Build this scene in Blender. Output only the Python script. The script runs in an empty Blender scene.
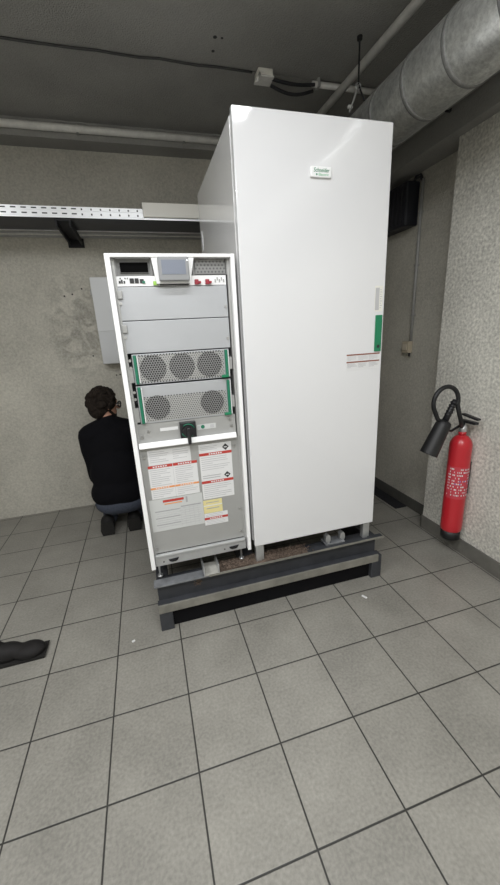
import bpy, bmesh, math, random
from mathutils import Vector, Matrix
random.seed(7)
T = 0.316            # one floor tile in metres; every length below is in tiles
C = bpy.context.scene.collection
sc = bpy.context.scene

# ------------------------------------------------------------------ camera, world, light
def basis(yaw, pit, rol):
    cy, sy, cp, sp, cr, sr = math.cos(yaw), math.sin(yaw), math.cos(pit), math.sin(pit), math.cos(rol), math.sin(rol)
    f = Vector((sy*cp, cy*cp, -sp)); r = Vector((cy, -sy, 0)); u = r.cross(f)
    return cr*r+sr*u, -sr*r+cr*u, f
cam_d = bpy.data.cameras.new('camera'); cam = bpy.data.objects.new('camera', cam_d); C.objects.link(cam)
cr_, cu_, cf_ = basis(0.26789061, 0.29430865, -0.05406608)
M = Matrix((cr_, cu_, -cf_)).transposed().to_4x4()
M.translation = Vector((0.99570689, -4.99263858, 4.80718345))*T
cam.matrix_world = M
cam_d.sensor_fit = 'VERTICAL'; cam_d.sensor_height = 36; cam_d.lens = 361.06*36/885
cam_d.clip_start = 0.02
sc.camera = cam
w = bpy.data.worlds.new('world'); sc.world = w; w.use_nodes = True
w.node_tree.nodes['Background'].inputs[0].default_value = (0.9, 0.95, 1, 1)
w.node_tree.nodes['Background'].inputs[1].default_value = 0.02
sc.view_settings.view_transform = 'Standard'; sc.view_settings.look = 'None'
sc.view_settings.gamma = 1; sc.view_settings.use_curve_mapping = False
sc.view_settings.exposure = 0.0
# fluorescent ceiling luminaires: position (tile units), watts, turned along the room
LIGHTS = [((1.5, -3.05, 9.1), 22.0, False), ((1.0, -7.2, 9.1), 58.0, False), ((-3.6, -3.6, 9.1), 34.0, True)]
CEIL = 9.6

# ------------------------------------------------------------------ materials
def mat(name, col, rough=0.5, metal=0.0, noise=0.0, nscale=20, bump=0.0, bscale=80, coat=0.0, spec=None):
    m = bpy.data.materials.new(name); m.use_nodes = True
    nt = m.node_tree; b = nt.nodes['Principled BSDF']
    b.inputs['Base Color'].default_value = (*col, 1); b.inputs['Roughness'].default_value = rough
    b.inputs['Metallic'].default_value = metal
    if coat: b.inputs['Coat Weight'].default_value = coat; b.inputs['Coat Roughness'].default_value = 0.04
    if spec is not None: b.inputs['Specular IOR Level'].default_value = spec
    tc = nt.nodes.new('ShaderNodeTexCoord')
    if noise:
        n = nt.nodes.new('ShaderNodeTexNoise'); n.inputs['Scale'].default_value = nscale; n.inputs['Detail'].default_value = 6
        n.inputs['Roughness'].default_value = 0.65
        nt.links.new(tc.outputs['Object'], n.inputs['Vector'])
        r = nt.nodes.new('ShaderNodeValToRGB')
        r.color_ramp.elements[0].position = 0.3; r.color_ramp.elements[1].position = 0.7
        r.color_ramp.elements[0].color = (*[c*(1-noise) for c in col], 1)
        r.color_ramp.elements[1].color = (*[min(1, c*(1+noise)) for c in col], 1)
        nt.links.new(n.outputs['Fac'], r.inputs[0]); nt.links.new(r.outputs[0], b.inputs['Base Color'])
    if bump:
        n2 = nt.nodes.new('ShaderNodeTexNoise'); n2.inputs['Scale'].default_value = bscale; n2.inputs['Detail'].default_value = 4
        nt.links.new(tc.outputs['Object'], n2.inputs['Vector'])
        bp = nt.nodes.new('ShaderNodeBump'); bp.inputs['Strength'].default_value = bump; bp.inputs['Distance'].default_value = 0.01
        nt.links.new(n2.outputs['Fac'], bp.inputs['Height']); nt.links.new(bp.outputs[0], b.inputs['Normal'])
    return m

def math_node(nt, op, a, b=None):
    n = nt.nodes.new('ShaderNodeMath'); n.operation = op
    for i, v in enumerate((a, b)):
        if v is None: continue
        if isinstance(v, (int, float)): n.inputs[i].default_value = v
        else: nt.links.new(v, n.inputs[i])
    return n.outputs[0]

def tile_mat():
    m = mat('floor_tiles', (.31, .305, .285), 0.42, noise=0.0)
    nt = m.node_tree; b = nt.nodes['Principled BSDF']
    g = nt.nodes.new('ShaderNodeNewGeometry'); s = nt.nodes.new('ShaderNodeSeparateXYZ')
    nt.links.new(g.outputs['Position'], s.inputs[0])
    ds = []
    for ax in 'XY':
        v = math_node(nt, 'DIVIDE', s.outputs[ax], T)
        v = math_node(nt, 'ADD', v, 100.5)
        v = math_node(nt, 'FRACT', v)
        v = math_node(nt, 'SUBTRACT', v, .5)
        ds.append(math_node(nt, 'ABSOLUTE', v))
    d = math_node(nt, 'MINIMUM', ds[0], ds[1])
    mr = nt.nodes.new('ShaderNodeMapRange'); nt.links.new(d, mr.inputs[0])
    mr.inputs[1].default_value = 0.007; mr.inputs[2].default_value = 0.012
    # tile speckle and broad wear
    n1 = nt.nodes.new('ShaderNodeTexNoise'); n1.inputs['Scale'].default_value = 90; n1.inputs['Detail'].default_value = 5
    n2 = nt.nodes.new('ShaderNodeTexNoise'); n2.inputs['Scale'].default_value = 3.2; n2.inputs['Detail'].default_value = 6; n2.inputs['Roughness'].default_value = .6
    nt.links.new(g.outputs['Position'], n1.inputs[0]); nt.links.new(g.outputs['Position'], n2.inputs[0])
    # each tile its own slight shade
    vs = nt.nodes.new('ShaderNodeVectorMath'); vs.operation = 'DIVIDE'; vs.inputs[1].default_value = (T, T, 1e6)
    nt.links.new(g.outputs['Position'], vs.inputs[0])
    vf = nt.nodes.new('ShaderNodeVectorMath'); vf.operation = 'FLOOR'; nt.links.new(vs.outputs[0], vf.inputs[0])
    wn = nt.nodes.new('ShaderNodeTexWhiteNoise'); nt.links.new(vf.outputs[0], wn.inputs[0])
    a = math_node(nt, 'MULTIPLY', math_node(nt, 'SUBTRACT', n1.outputs['Fac'], .5), .8)
    c = math_node(nt, 'MULTIPLY', math_node(nt, 'SUBTRACT', n2.outputs['Fac'], .5), .75)
    e = math_node(nt, 'MULTIPLY', math_node(nt, 'SUBTRACT', wn.outputs['Value'], .5), .07)
    k = math_node(nt, 'ADD', math_node(nt, 'ADD', a, c), math_node(nt, 'ADD', e, 1.0))
    mx = nt.nodes.new('ShaderNodeMix'); mx.data_type = 'RGBA'
    nt.links.new(mr.outputs[0], mx.inputs[0])
    mx.inputs[6].default_value = (.028, .027, .024, 1)
    vm = nt.nodes.new('ShaderNodeVectorMath'); vm.operation = 'SCALE'; vm.inputs[0].default_value = (.240, .230, .204)
    nt.links.new(k, vm.inputs['Scale']); nt.links.new(vm.outputs[0], mx.inputs[7])
    nt.links.new(mx.outputs[2], b.inputs['Base Color'])
    bp = nt.nodes.new('ShaderNodeBump'); bp.inputs['Strength'].default_value = .5; bp.inputs['Distance'].default_value = .002
    h = math_node(nt, 'ADD', mr.outputs[0], math_node(nt, 'MULTIPLY', n1.outputs['Fac'], .25))
    nt.links.new(h, bp.inputs['Height']); nt.links.new(bp.outputs[0], b.inputs['Normal'])
    return m

def wall_mat(name, col, patch=None, speck=.35, fine=70):
    """rough cast plaster; patch = (x, z, rx, rz) of a scraped, stained area in tiles"""
    m = mat(name, col, .9, bump=.55, bscale=120, spec=.2)
    nt = m.node_tree; b = nt.nodes['Principled BSDF']
    g = nt.nodes.new('ShaderNodeNewGeometry')
    n1 = nt.nodes.new('ShaderNodeTexNoise'); n1.inputs['Scale'].default_value = fine; n1.inputs['Detail'].default_value = 5
    n2 = nt.nodes.new('ShaderNodeTexNoise'); n2.inputs['Scale'].default_value = 2.2; n2.inputs['Detail'].default_value = 5
    for n in (n1, n2): nt.links.new(g.outputs['Position'], n.inputs[0])
    a = math_node(nt, 'MULTIPLY', math_node(nt, 'SUBTRACT', n1.outputs['Fac'], .5), speck*2)
    c = math_node(nt, 'MULTIPLY', math_node(nt, 'SUBTRACT', n2.outputs['Fac'], .5), .6)
    k = math_node(nt, 'ADD', math_node(nt, 'ADD', a, c), 1.0)
    if patch:
        s = nt.nodes.new('ShaderNodeSeparateXYZ'); nt.links.new(g.outputs['Position'], s.inputs[0])
        px = math_node(nt, 'DIVIDE', math_node(nt, 'SUBTRACT', s.outputs['X'], patch[0]*T), patch[2]*T)
        pz = math_node(nt, 'DIVIDE', math_node(nt, 'SUBTRACT', s.outputs['Z'], patch[1]*T), patch[3]*T)
        dd = math_node(nt, 'ADD', math_node(nt, 'MULTIPLY', px, px), math_node(nt, 'MULTIPLY', pz, pz))
        n3 = nt.nodes.new('ShaderNodeTexNoise'); n3.inputs['Scale'].default_value = 8; n3.inputs['Detail'].default_value = 6
        n3.inputs['Distortion'].default_value = 1.2
        nt.links.new(g.outputs['Position'], n3.inputs[0])
        mr = nt.nodes.new('ShaderNodeMapRange'); nt.links.new(dd, mr.inputs[0])
        mr.inputs[1].default_value = 1.1; mr.inputs[2].default_value = .2; mr.inputs[3].default_value = 0; mr.inputs[4].default_value = 1
        mr2 = nt.nodes.new('ShaderNodeMapRange'); nt.links.new(n3.outputs['Fac'], mr2.inputs[0])
        mr2.inputs[1].default_value = .42; mr2.inputs[2].default_value = .6; mr2.inputs[3].default_value = .32; mr2.inputs[4].default_value = -.04
        k = math_node(nt, 'SUBTRACT', k, math_node(nt, 'MULTIPLY', mr.outputs[0], mr2.outputs[0]))
    vm = nt.nodes.new('ShaderNodeVectorMath'); vm.operation = 'SCALE'; vm.inputs[0].default_value = col
    nt.links.new(k, vm.inputs['Scale']); nt.links.new(vm.outputs[0], b.inputs['Base Color'])
    return m

def perf_mat(name, col, hole, pitch, rad):
    """sheet metal pierced by staggered round holes, seen in the x-z plane"""
    m = mat(name, col, .45, .3)
    nt = m.node_tree; b = nt.nodes['Principled BSDF']
    g = nt.nodes.new('ShaderNodeNewGeometry'); s = nt.nodes.new('ShaderNodeSeparateXYZ')
    nt.links.new(g.outputs['Position'], s.inputs[0])
    p = pitch*T
    outs = []
    for off in (0, .5):
        fx = math_node(nt, 'SUBTRACT', math_node(nt, 'FRACT', math_node(nt, 'ADD', math_node(nt, 'DIVIDE', s.outputs['X'], p), 50+off)), .5)
        fz = math_node(nt, 'SUBTRACT', math_node(nt, 'FRACT', math_node(nt, 'ADD', math_node(nt, 'DIVIDE', s.outputs['Z'], p*1.7), 50+off)), .5)
        fz = math_node(nt, 'MULTIPLY', fz, 1.7)
        outs.append(math_node(nt, 'SQRT', math_node(nt, 'ADD', math_node(nt, 'MULTIPLY', fx, fx), math_node(nt, 'MULTIPLY', fz, fz))))
    d = math_node(nt, 'MINIMUM', *outs)
    mr = nt.nodes.new('ShaderNodeMapRange'); nt.links.new(d, mr.inputs[0])
    mr.inputs[1].default_value = rad-.04; mr.inputs[2].default_value = rad+.04
    mx = nt.nodes.new('ShaderNodeMix'); mx.data_type = 'RGBA'; nt.links.new(mr.outputs[0], mx.inputs[0])
    mx.inputs[6].default_value = (*hole, 1); mx.inputs[7].default_value = (*col, 1)
    nt.links.new(mx.outputs[2], b.inputs['Base Color'])
    return m

def emit_mat(name, col, s):
    m = mat(name, (.8, .8, .8)); b = m.node_tree.nodes['Principled BSDF']
    b.inputs['Emission Color'].default_value = (*col, 1); b.inputs['Emission Strength'].default_value = s
    return m

FLOOR = tile_mat()
WALLB = wall_mat('plaster_back', (.485, .465, .41), patch=(-.62, 5.15, .75, 1.5))
WALLR = wall_mat('plaster_side', (.58, .565, .515), speck=.75, fine=60)
CEILM = wall_mat('ceiling_concrete', (.31, .305, .29), speck=.12)
BASEB = mat('baseboard_tile', (.14, .135, .12), .5, noise=.15, nscale=14)
PAINT = mat('white_gloss_paint', (.70, .70, .71), .07, coat=.5)
PAINT2 = mat('white_satin_paint', (.74, .74, .74), .15, coat=.6)
FRAMEW = mat('white_frame', (.86, .86, .86), .35)
DARK = mat('dark_interior', (.03, .03, .032), .7)
SHEET = mat('grey_sheet_metal', (.42, .43, .445), .45, .25, noise=.03, nscale=5)
SHEETD = mat('panel_metal', (.37, .37, .36), .45, .25, noise=.03, nscale=5)
MIDGREY = mat('bay_grey', (.22, .22, .215), .5)
BLACK = mat('black_plastic', (.012, .012, .014), .4)
BLACKM = mat('black_matt', (.014, .014, .017), .75)
WHITEP = mat('white_plastic', (.82, .82, .82), .4)
HOUSE = mat('display_grey', (.25, .255, .26), .4)
SCREEN = mat('screen_glass', (.19, .21, .26), .2)
GREEN = mat('green_plastic', (.010, .155, .085), .45)
GREEND = mat('green_handle', (.008, .19, .085), .4)
RED = mat('red_plastic', (.30, .02, .035), .4)
LIME = mat('lime_plug', (.3, .55, .08), .4)
PERF = perf_mat('perforated_sheet', (.40, .40, .39), (.11, .11, .11), .034, .28)
FANP = perf_mat('fan_grille_sheet', (.26, .26, .26), (.02, .02, .02), .036, .37)
PERFD = perf_mat('dark_perforation', (.22, .22, .215), (.10, .10, .10), .05, .26)
PAPER = mat('label_paper', (.68, .68, .68), .5)
PAPERG = mat('label_paper_grey', (.54, .55, .54), .5)
BAND = mat('label_red', (.46, .045, .035), .5)
ORANGE = mat('label_orange', (.75, .30, .10), .5)
YELLOW = mat('label_yellow', (.70, .62, .30), .5)
INK = mat('print_grey', (.36, .36, .37), .6)
INKL = mat('print_light_grey', (.47, .47, .48), .6)
INKD = mat('print_black', (.03, .03, .03), .6)
STEEL = mat('brushed_steel', (.55, .56, .57), .35, .7, noise=.08, nscale=12)
ZINC = mat('zinc', (.62, .63, .64), .35, .8, noise=.1, nscale=25)
CHROME = mat('screw', (.5, .5, .5), .3, .9)
BEAMD = mat('dark_painted_beam', (.035, .037, .043), .55, noise=.25, nscale=9)
BARS = mat('dusty_steel_bar', (.22, .212, .185), .55, .2, noise=.25, nscale=9)
PLATE = mat('dusty_plate', (.20, .207, .218), .55, .3, noise=.3, nscale=14)
RUST = mat('rusty_dirt', (.115, .083, .063), .9, noise=.45, nscale=60)
CONDUIT = mat('pale_conduit', (.70, .69, .66), .5, noise=.12, nscale=18)
CONDG = mat('grey_conduit', (.34, .34, .33), .5, noise=.12, nscale=18)
TRUNK = mat('cream_trunking', (.76, .74, .68), .4)
GALV = mat('galvanised', (.72, .73, .71), .33, .7, noise=.3, nscale=45)
GALVR = mat('galvanised_ring', (.20, .20, .195), .6, .4, noise=.2, nscale=55)
EXTRED = mat('extinguisher_red', (.50, .018, .028), .3, coat=.3)
RUBBER = mat('black_rubber', (.009, .009, .010), .5)
BEIGE = mat('beige_plastic', (.46, .40, .30), .5)
SKIN = mat('skin', (.50, .27, .19), .55)
HAIR = mat('brown_hair', (.016, .011, .008), .75, noise=.5, nscale=90, bump=.8, bscale=160, spec=.2)
WOOL = mat('black_sweater', (.0045, .0045, .006), .9, bump=.3, bscale=30, spec=.12)
DENIM = mat('blue_denim', (.042, .050, .072), .85, noise=.25, nscale=60)
SHOE = mat('dark_shoe', (.012, .011, .011), .7, spec=.25)
SOLE = mat('shoe_sole', (.018, .017, .016), .8, spec=.2)

# ------------------------------------------------------------------ geometry helpers
ORG = {}
class MB:
    def __init__(s): s.bm = bmesh.new()
    def box(s, x0, x1, y0, y1, z0, z1, bev=0, mi=0, rot=None, seg=2):
        r = bmesh.ops.create_cube(s.bm, size=1); vs = r['verts']
        c = Vector(((x0+x1)/2, (y0+y1)/2, (z0+z1)/2)); d = (x1-x0, y1-y0, z1-z0)
        for v in vs: v.co = Vector((v.co.x*d[0], v.co.y*d[1], v.co.z*d[2]))
        fs = set(f for v in vs for f in v.link_faces)
        if bev:
            es = list(set(e for v in vs for e in v.link_edges))
            rr = bmesh.ops.bevel(s.bm, geom=es, offset=bev, segments=seg, affect='EDGES', profile=.5)
            fs = set(f for f in fs if f.is_valid) | set(rr['faces'])
            vs = list(set(v for f in fs for v in f.verts))
        for v in vs:
            if rot is not None: v.co = rot @ v.co
            v.co += c
        for f in fs: f.material_index = mi
        return s
    def ring(s, c, u, v, r, n): return [s.bm.verts.new(c+u*(r*math.cos(2*math.pi*i/n))+v*(r*math.sin(2*math.pi*i/n))) for i in range(n)]
    def sweep(s, pts, rad, n=12, mi=0, cap=True):
        pts = [Vector(p) for p in pts]
        if not isinstance(rad, (list, tuple)): rad = [rad]*len(pts)
        t0 = (pts[1]-pts[0]).normalized()
        u = t0.orthogonal().normalized(); rings = []
        for i, p in enumerate(pts):
            a = pts[max(i-1, 0)]; b = pts[min(i+1, len(pts)-1)]
            t = (b-a).normalized() if (b-a).length > 1e-9 else t0
            u = (u-t*u.dot(t)).normalized(); v = t.cross(u)
            rings.append(s.ring(p, u, v, rad[i], n))
        for a, b in zip(rings, rings[1:]):
            for i in range(n):
                f = s.bm.faces.new((a[i], a[(i+1) % n], b[(i+1) % n], b[i])); f.material_index = mi; f.smooth = True
        if cap:
            for rg, fl in ((rings[0], True), (rings[-1], False)):
                f = s.bm.faces.new(list(reversed(rg)) if fl else rg); f.material_index = mi
        return s
    def cyl(s, a, b, r, r2=None, n=24, mi=0): return s.sweep([a, b], [r, r if r2 is None else r2], n, mi)
    def lathe(s, c, prof, n=28, mi=0, cap=True):
        return s.sweep_profile(Vector(c), prof, n, mi, cap)
    def sweep_profile(s, c, prof, n, mi, cap):
        rs = [s.ring(c+Vector((0, 0, z)), Vector((1, 0, 0)), Vector((0, 1, 0)), max(r, 1e-4), n) for r, z in prof]
        for a, b in zip(rs, rs[1:]):
            for i in range(n):
                f = s.bm.faces.new((a[i], a[(i+1) % n], b[(i+1) % n], b[i])); f.material_index = mi; f.smooth = True
        if cap:
            s.bm.faces.new(list(reversed(rs[0]))).material_index = mi; s.bm.faces.new(rs[-1]).material_index = mi
        return s
    def prism(s, poly, y0, y1, mi=0):
        """polygon of (x, z) pushed from y0 to y1"""
        a = [s.bm.verts.new((x, y0, z)) for x, z in poly]; b = [s.bm.verts.new((x, y1, z)) for x, z in poly]
        n = len(poly); fs = [s.bm.faces.new(a), s.bm.faces.new(list(reversed(b)))]
        for i in range(n): fs.append(s.bm.faces.new((a[i], b[i], b[(i+1) % n], a[(i+1) % n])))
        for f in fs: f.material_index = mi
        return s
    def ball(s, c, r, sc_=(1, 1, 1), mi=0, sub=3):
        g = bmesh.ops.create_icosphere(s.bm, subdivisions=sub, radius=r)
        for v in g['verts']: v.co = Vector((v.co.x*sc_[0], v.co.y*sc_[1], v.co.z*sc_[2]))+Vector(c)
        for f in set(f for v in g['verts'] for f in v.link_faces): f.material_index = mi; f.smooth = True
        return s
    def text(s, body, x, y, z, size, mi=0, shear=0, width=None, axis='xz'):
        cu = bpy.data.curves.new('lettering', 'FONT'); cu.body = body; cu.size = size; cu.shear = shear
        cu.align_x = 'CENTER'; cu.align_y = 'CENTER'; cu.extrude = .002; cu.resolution_u = 3
        o = bpy.data.objects.new('lettering', cu); me = o.to_mesh()
        xs = [v.co.x for v in me.vertices]; k = 1 if not width else width/(max(xs)-min(xs))
        vm = [s.bm.verts.new((x+v.co.x*k, y-v.co.z, z+v.co.y)) for v in me.vertices]
        for p in me.polygons:
            try: s.bm.faces.new([vm[i] for i in p.vertices]).material_index = mi
            except ValueError: pass
        o.to_mesh_clear(); bpy.data.objects.remove(o); bpy.data.curves.remove(cu)
        return s
    def build(s, name, mats, parent=None, smooth=False, recalc=True):
        if recalc: bmesh.ops.recalc_face_normals(s.bm, faces=s.bm.faces)
        if smooth:
            for f in s.bm.faces: f.smooth = True
        vs = [v.co for v in s.bm.verts]
        if parent is not None: org = ORG[parent.name]
        else:
            lo = [min(v[i] for v in vs) for i in range(3)]; hi = [max(v[i] for v in vs) for i in range(3)]
            org = Vector(((lo[0]+hi[0])/2, (lo[1]+hi[1])/2, lo[2]))
        for v in s.bm.verts: v.co = (v.co-org)*T
        me = bpy.data.meshes.new(name); s.bm.to_mesh(me); s.bm.free()
        for m in (mats if isinstance(mats, (list, tuple)) else [mats]): me.materials.append(m)
        o = bpy.data.objects.new(name, me); C.objects.link(o)
        if parent is None: o.location = org*T
        else: o.parent = parent
        ORG[o.name] = org.copy()
        return o
def tag(o, label, cat, group=None):
    o['label'] = label; o['category'] = cat
    if group: o['group'] = group
    return o
def thing(name, label, cat, loc, group=None):
    o = bpy.data.objects.new(name, None); C.objects.link(o); o.location = Vector(loc)*T
    o.empty_display_size = .1; ORG[o.name] = Vector(loc)
    return tag(o, label, cat, group)
def struct(name, mb, m):
    o = mb.build(name, m); o['kind'] = 'structure'; return o

# ------------------------------------------------------------------ the room
XL, YN, YB = -5.5, -9.5, 6.13          # left wall, wall behind the camera, back wall
XR, XF, YS = 7.07, 7.49, 1.52          # near right wall, recessed far right wall, the step between them
struct('floor', MB().box(XL-.5, 8.2, YN-.5, YB+.5, -.4, 0), FLOOR)
struct('ceiling', MB().box(XL-.5, 8.2, YN-.5, 3.26, CEIL, CEIL+.4).box(XL-.5, 8.2, 3.30, YB+.5, CEIL, CEIL+.4)
       .box(XL-.5, 8.2, 3.25, 3.31, CEIL+.06, CEIL+.4).cyl((2.85, 2.594, CEIL-.004), (2.85, 2.594, CEIL+.01), .035, n=8, mi=1).cyl((2.97, 2.592, CEIL-.004), (2.97, 2.592, CEIL+.01), .022, n=8, mi=1)
       .cyl((2.876, 2.91, CEIL-.004), (2.876, 2.91, CEIL+.01), .03, n=8, mi=1), [CEILM, DARK])
m = MB().box(XL-.5, 8.2, YB, YB+.5, 0, CEIL)
for x, z in ((-.78, 5.98), (-.58, 6.02), (-.33, 6.15), (-.33, 4.42), (-.07, 4.40), (.20, 3.85), (.30, 3.86)): m.cyl((x, YB-.004, z), (x, YB+.01, z), .022, n=8, mi=1)   # old drill holes
struct('wall_back', m, [WALLB, DARK])
struct('wall_left', MB().box(XL-.5, XL, YN-.5, YB, 0, CEIL), WALLR)
struct('wall_front', MB().box(XL, XR, YN-.5, YN, 0, CEIL), WALLR)
struct('wall_right', MB().box(XR, 8.2, YN-.5, YS, 0, CEIL), WALLR)
struct('wall_far_right', MB().box(XF, 8.2, YS, YB, 0, CEIL), WALLB)
struct('baseboard_right', MB().box(XR-.03, XR, YN, YS+.03, 0, .33, .008).box(XR-.03, XF-.03, YS, YS+.03, 0, .33, .008), BASEB)
struct('baseboard_far_right', MB().box(XF-.04, XF, YS+.03, YB, 0, .30, .008), mat('dark_skirting', (.075, .073, .066), .6, noise=.15, nscale=14))
struct('trim_1', MB().box(XL, XF, 5.62, YB, 9.25, CEIL), CEILM)            # concrete beam along the back wall
struct('trim_2', MB().box(6.83, XR, YN, 5.62, 8.04, CEIL).box(XR, XF, YS, 5.62, 8.04, CEIL), CEILM)   # downstand over the right wall

# ------------------------------------------------------------------ ceiling lamps (outside the frame, mirrored in the cabinet door)
TUBE = emit_mat('lamp_diffuser', (.95, .98, 1), 3.0)
LNAMES = ('long white ceiling light in front of the tall cabinet', 'long white ceiling light nearest the front wall', 'long white ceiling light along the left wall')
for i, ((lx, ly, lz), pw, turn) in enumerate(LIGHTS):
    t = thing('ceiling_light', LNAMES[i], 'light', (lx, ly, CEIL-.5), 'ceiling lights')
    MB().box(lx-2.3, lx+2.3, ly-.3, ly+.3, CEIL-.35, CEIL, .02).build('housing', FRAMEW, t)
    MB().box(lx-2.25, lx+2.25, ly-.25, ly+.25, CEIL-.45, CEIL-.35, .03).build('diffuser', TUBE, t)
    ld = bpy.data.lights.new('lamp_glow', 'AREA'); ld.shape = 'RECTANGLE'; ld.size = 4.4*T; ld.size_y = .5*T
    ld.energy = pw; ld.color = (.97, .985, 1.0)
    lo = bpy.data.objects.new('lamp_glow', ld); C.objects.link(lo); lo.parent = t
    lo.location = Vector((0, 0, .04))*T
    if turn: t.rotation_euler.z = math.pi/2
# ------------------------------------------------------------------ steel plinth under the cabinets
t = thing('steel_base', 'long dark steel plinth with dusty front bar under both white cabinets', 'stand', (2.83, 1.8, 0))
MB().box(.72, 4.95, .42, .60, .42, .86, .01).build('front_beam', BEAMD, t)
MB().box(.72, 4.95, 3.0, 3.2, .42, .86, .01).build('rear_beam', BEAMD, t)
for x in (.72, 2.30, 4.75): MB().box(x, x+.2, .60, 3.0, .42, .86, .01).build('cross_beam', BEAMD, t)
MB().box(.70, 4.93, .29, .42, .495, .517).build('bar_flange', BEAMD, t)
MB().box(.70, 4.93, .26, .29, .365, .52, .004).build('front_bar', BARS, t)
MB().box(.68, 1.60, .28, .47, .865, .895, .003).build('top_plate', PLATE, t)
MB().box(1.60, 3.45, .28, .60, .865, .893).build('rusty_plate', RUST, t)
MB().prism([(3.45, .865), (5.03, .865), (5.03, .893), (3.45, .893)], .28, .40).build('edge_plate', BEAMD, t)
MB().box(1.60, 5.04, .268, .28, .872, .91).build('front_lip', BARS, t)
for x, y in ((.70, .30), (4.79, .30), (.70, 2.98), (4.79, 2.98)):
    MB().box(x, x+.22, y-.028, y+.15, 0, .49, .008).build('leg', BEAMD, t)
MB().box(.90, 4.80, .36, .39, 0, .42).build('under_bar_sheet', mat('black_panel', (.006, .006, .007), .8, spec=.1), t)  # thin black sheet filling the space below the front bar
# rusty patch on the beam
m = MB()
for i in range(26):
    a = random.random()*6.28; r = random.random()**.7
    m.box(1.42+r*.09*math.cos(a)-.012, 1.42+r*.09*math.cos(a)+.012, .4165, .42, .70+r*.07*math.sin(a)-.01, .70+r*.07*math.sin(a)+.01)
m.build('rust_spot', RUST, t)

# dirt and chips lying on the plinth's plate
m = MB()
for i in range(1700):
    x = random.uniform(1.80, 3.55); y = random.uniform(.31, .58); r = random.uniform(.006, .014)
    if 2.40 < x < 2.66 and y < .48 or 2.17 < x < 2.31 and y > .48: continue
    if x > 2.9 and random.random() < (x-2.9)/.7: continue
    q = Matrix.Rotation(random.random()*6.3, 3, 'Z') @ Matrix.Rotation(random.random(), 3, 'X')
    m.box(x-r, x+r, y-r*.7, y+r*.7, .897+r, .897+r*2.2, rot=q)
o = m.build('rust_debris', RUST); o['kind'] = 'stuff'
tag(o, 'brown rust flakes and dirt on the plinth below the gap between cabinets', 'debris')

# channel bracket with two upright flanges, and the pair of curved lugs
t = thing('channel_bracket', 'pale dusty metal channel on the plinth under the open cabinet', 'bracket', (1.64, .5, .897))
MB().box(1.52, 1.76, .27, .62, .897, .915).build('plate', mat('dusty_zinc', (.45, .44, .40), .6, .2, noise=.2, nscale=25), t)
for x in (1.51, 1.76): MB().box(x, x+.022, .27, .64, .897, 1.07, .004).build('flange', ZINC, t)
t = thing('lug_bracket', 'small steel bracket with two curved lugs under the tall cabinet', 'bracket', (4.04, .45, .897))
MB().box(3.84, 4.24, .36, .58, .897, .93, .005).build('plate', PLATE, t)
for x in (3.89, 4.19):
    MB().prism([(x-.02, .93), (x+.03, .93), (x+.055, .99), (x+.045, 1.08), (x, 1.12), (x-.045, 1.08), (x-.045, .99)], .38, .47).build('lug', ZINC, t)

# ------------------------------------------------------------------ label helpers
def sheet(m, x0, x1, z0, z1, y, mi=0): m.box(x0, x1, y-.003, y, z0, z1, mi=mi)
def lines(m, x0, x1, z0, z1, y, n, mi, fill=.75, th=.30):
    step = (z1-z0)/n
    for i in range(n):
        z = z1-(i+.5)*step; L = (x1-x0)*(random.uniform(fill, 1) if i % 4 != 3 else random.uniform(.3, .6))
        m.box(x0, x0+L, y-.0045, y-.003, z-step*th/2, z+step*th/2, mi=mi)
def band(m, x0, x1, z0, z1, y, mi, mark=True):
    m.box(x0, x1, y-.005, y-.003, z0, z1, mi=mi)
    if mark:
        xm = (x0+x1)/2; h = (z1-z0)
        for k in range(6): m.box(xm-.11+k*.037, xm-.085+k*.037, y-.0065, y-.005, z0+h*.27, z1-h*.27, mi=0)

# ------------------------------------------------------------------ open UPS cabinet
UX0, UX1, UY0, UY1, UZ0, UZ1 = .683, 2.385, .35, 3.03, 1.17, 5.865
t = thing('power_cabinet', 'open-fronted white electrical cabinet with display, fan modules and warning labels', 'cabinet', (1.53, 1.7, .897))
ups = t
w_ = .068
m = MB()
m.box(UX0, UX0+w_, UY0, UY1, UZ0, UZ1, .008); m.box(UX1-w_+.01, UX1, UY0, UY1, UZ0, UZ1, .008)
m.box(UX0+.004, UX1-.004, UY0+.003, UY1, UZ1-.045, UZ1-.001, .006); m.box(UX0+w_, UX1-w_, UY1-.05, UY1-.01, UZ0, UZ1-.045)
m.build('enclosure', FRAMEW, t)
MB().box(UX0+w_, UX1-w_+.01, .60, .63, UZ0+.1, UZ1-.045).box(UX0+w_, UX1-w_, .63, UY1-.05, UZ0+.1, UZ0+.16).build('inner_wall', DARK, t)
for x in (.754, 2.288): MB().box(x, x+.035, .44, .60, UZ0+.2, UZ1-.05).build('mounting_rail', SHEETD, t)
for x in (.80, 2.24):
    for y in (.55, 2.8): MB().cyl((x, y, .897), (x, y, .93), .045, n=12).cyl((x, y, .93), (x, y, UZ0+.1), .018, n=8).build('foot', ZINC, t)
Y = .45
# control bay
bay = MB().box(.785, 2.30, Y+.03, Y+.10, 5.61, 5.82).box(.785, .81, Y-.005, Y+.03, 5.61, 5.82).box(1.24, 1.262, Y-.005, Y+.03, 5.61, 5.82).box(1.80, 1.825, Y-.005, Y+.03, 5.61, 5.82).box(2.275, 2.30, Y-.005, Y+.03, 5.61, 5.82).build('control_bay', MIDGREY, t)
MB().box(.85, 1.215, Y, Y+.03, 5.648, 5.778, .004, mi=1).box(.87, 1.195, Y-.004, Y+.0, 5.668, 5.758).build('module_slot', [mat('slot_black', (.003, .003, .003), .8, spec=.05), MIDGREY], bay)
MB().box(1.84, 2.262, Y+.005, Y+.03, 5.625, 5.81).build('vent_cover', PERFD, bay)
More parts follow.
